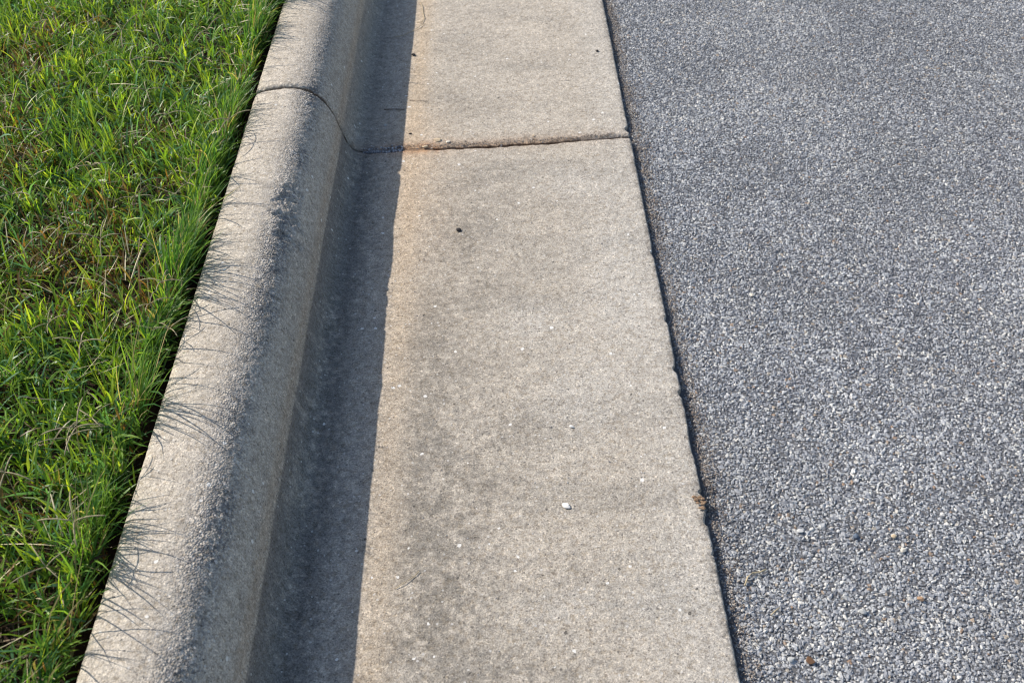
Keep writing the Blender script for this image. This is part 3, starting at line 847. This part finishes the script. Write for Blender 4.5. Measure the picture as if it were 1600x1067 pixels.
PEB = [
    ('white_pebble', 'white angular chip lying on the lower middle of the gutter pan', 'pebble', (885, 791), .0095, MW, .3),
    ('white_pebble', 'tiny white chip in the middle of the pan above the larger white one', 'pebble', (893, 667), .0055, MW, .3),
    ('dark_crumb', 'black crumb on the tan pan a little below the cross joint', 'crumb', (717, 361), .0080, MD, .6),
    ('dark_crumb', 'dark crumb beside the shadow edge near the top of the photo', 'crumb', (646, 87), .0070, MD, .6),
    ('dark_crumb', 'small dark crumb on the far slab close to the asphalt edge', 'crumb', (933, 81), .0060, MD, .6),
    ('dark_crumb', 'small dark crumb just above the joint near the shadow edge', 'crumb', (641, 210), .0050, MD, .6),
    ('tan_pebble', 'largest tan pebble in the joint just right of the shadow edge', 'pebble', (684, 220), .0110, MT, .38),
    ('tan_pebble', 'pale tan pebble lying right of the largest one on the joint line', 'pebble', (700, 223), .0070, MP, .38),
    ('tan_pebble', 'flat tan pebble in the joint at the shadow edge', 'pebble', (664, 230), .0085, MT, .35),
    ('tan_pebble', 'small tan pebble on the joint, farthest right of the pebbles', 'pebble', (834, 213), .0055, MT, .38),
    ('grey_pebble', 'small pale grey pebble in the kerb shadow above the joint', 'pebble', (602, 197), .0050, MG, .7),
]
def on_pan(px, py, a=PAN_SLOPE, c=0.0):
    f = Vector((math.sin(PS) * math.cos(TH), math.cos(PS) * math.cos(TH), -math.sin(TH)))
    r = Vector((math.cos(PS), -math.sin(PS), 0)); u = r.cross(f)
    d = r * (px - 800) + u * (533.5 - py) + f * F_PX
    t = (a * CAM.x + c - CAM.z) / (d.z - a * d.x)
    return CAM + d * t
for i, (nm, lb, ct, px, sz, m, fl) in enumerate(PEB):
    p = on_pan(*px)
    pebble(nm, lb, ct, p.x, p.y, pan_z(p.x) + .0004, sz, m, 60 + i, fl, rnd.uniform(-.6, .6))
RST = [
    ('pale_stone', 'long pale stone standing proud of the chippings at lower right', 'stone', (1348, 955), .010, MG, .6),
    ('orange_stone', 'orange brown stone among grey chippings, lower right of the road', 'stone', (1438, 936), .0085, MO, .6),
    ('orange_stone', 'upright pinkish tan stone in the road above the orange one', 'stone', (1396, 838), .0080, MT, .7),
    ('tan_stone', 'rounded cream stone beside the pinkish tan one in the road', 'stone', (1412, 860), .0095, MP, .6),
    ('slate_stone', 'dark slate blue stone among the chippings left of the cream stone', 'stone', (1336, 838), .0095, MSL, .6),
    ('white_stone', 'small white stone in the lower left part of the road', 'stone', (1250, 830), .0085, MW, .6),
    ('white_stone', 'flat white stone in the road near the bottom edge', 'stone', (1235, 1030), .0095, MG, .5),
    ('pale_stone', 'pale pinkish stone in the upper middle part of the road', 'stone', (1175, 462), .0090, MP, .6),
    ('leaf_crumb', 'rust coloured crumb of dead leaf on the road by the bottom edge', 'leaf', (1266, 1032), .0120, MR, .3),
]
for i, (nm, lb, ct, px, sz, m, fl) in enumerate(RST):
    p = on_pan(px[0], px[1], .012, .0125 - .012 * .457 + .002)
    pebble(nm, lb, ct, p.x, p.y, p.z, sz * .72, m, 90 + i, fl, rnd.uniform(-.8, .8))

# clump of sandy dirt on the lip of the pan
p = on_pan(1091, 787)
clump = link('dirt_clump', None, label='tan clump of sandy dirt on the right lip of the gutter pan', category='dirt')
clump.location = (p.x, p.y, pan_z(p.x)); clump.empty_display_size = .02
for i in range(16):
    a = rnd.uniform(0, 6.28); rr = .0085 * math.sqrt(rnd.random())
    o = pebble('crumb', '', '', 0, 0, 0, rnd.uniform(.0024, .0050), M_DIRT, 130 + i, .7)
    for k_ in ('label', 'category'): del o[k_]
    o.parent = clump; o.location = (rr * math.cos(a) * .9, rr * math.sin(a) * 1.3, .0012 + .0018 * rnd.random())

# dry straws lying about
MST = mat_simple('straw', (.36, .28, .16), (.52, .43, .28), 200, .6)
MTW = mat_simple('dark_twig', (.07, .05, .04), (.13, .10, .08), 200, .8)
def straw(name, label, pix, rad, mat, a=PAN_SLOPE, c=.0, lift=.0012):
    P = [on_pan(x, y, a, c) for x, y in pix]
    P = [Vector((q.x, q.y, q.z + lift + .0015 * math.sin(i * 1.3) ** 2)) for i, q in enumerate(P)]
    o0 = P[0].copy()
    V, Fc = tube([q - o0 for q in P], rad, 6)
    o = link(name, mesh_of(name, V, Fc, mat), label=label, category='straw' if mat is MST else 'twig')
    o.location = o0
    return o
straw('dry_straw_stem', 'thin curled dry straw on the pan at the top beside the shadow edge', [(657, 5), (660, 12), (661, 20), (663, 30), (659, 37), (651, 36)], .0006, MST)
straw('dry_straw_stem', 'thin dry straw half in the kerb shadow near the top', [(664, 38), (655, 44), (645, 50), (630, 57), (618, 60)], .0005, MST)
straw('dark_twig', 'short dark twig lying in the kerb shadow above the joint', [(600, 172), (610, 173), (622, 172), (632, 173)], .0007, MTW)
straw('dark_twig', 'thin dark twig on the sunny pan just above the joint pebbles', [(640, 158), (652, 159), (668, 160)], .0005, MTW)
straw('dry_straw_stem', 'curved pale straw on the road near the gutter at lower right', [(1163, 917), (1167, 905), (1175, 898), (1186, 897), (1196, 893)], .0009, MST, .012, .0125 - .012 * .457, .0035)
straw('dry_straw_stem', 'thin brown straw on the road right of the gutter edge', [(1204, 963), (1210, 958), (1217, 952)], .0007, MST, .012, .0125 - .012 * .457, .0035)
straw('dry_straw_stem', 'hair-thin straw on the lower left of the pan near the shadow', [(618, 920), (632, 912), (645, 903), (655, 893)], .0004, MST)
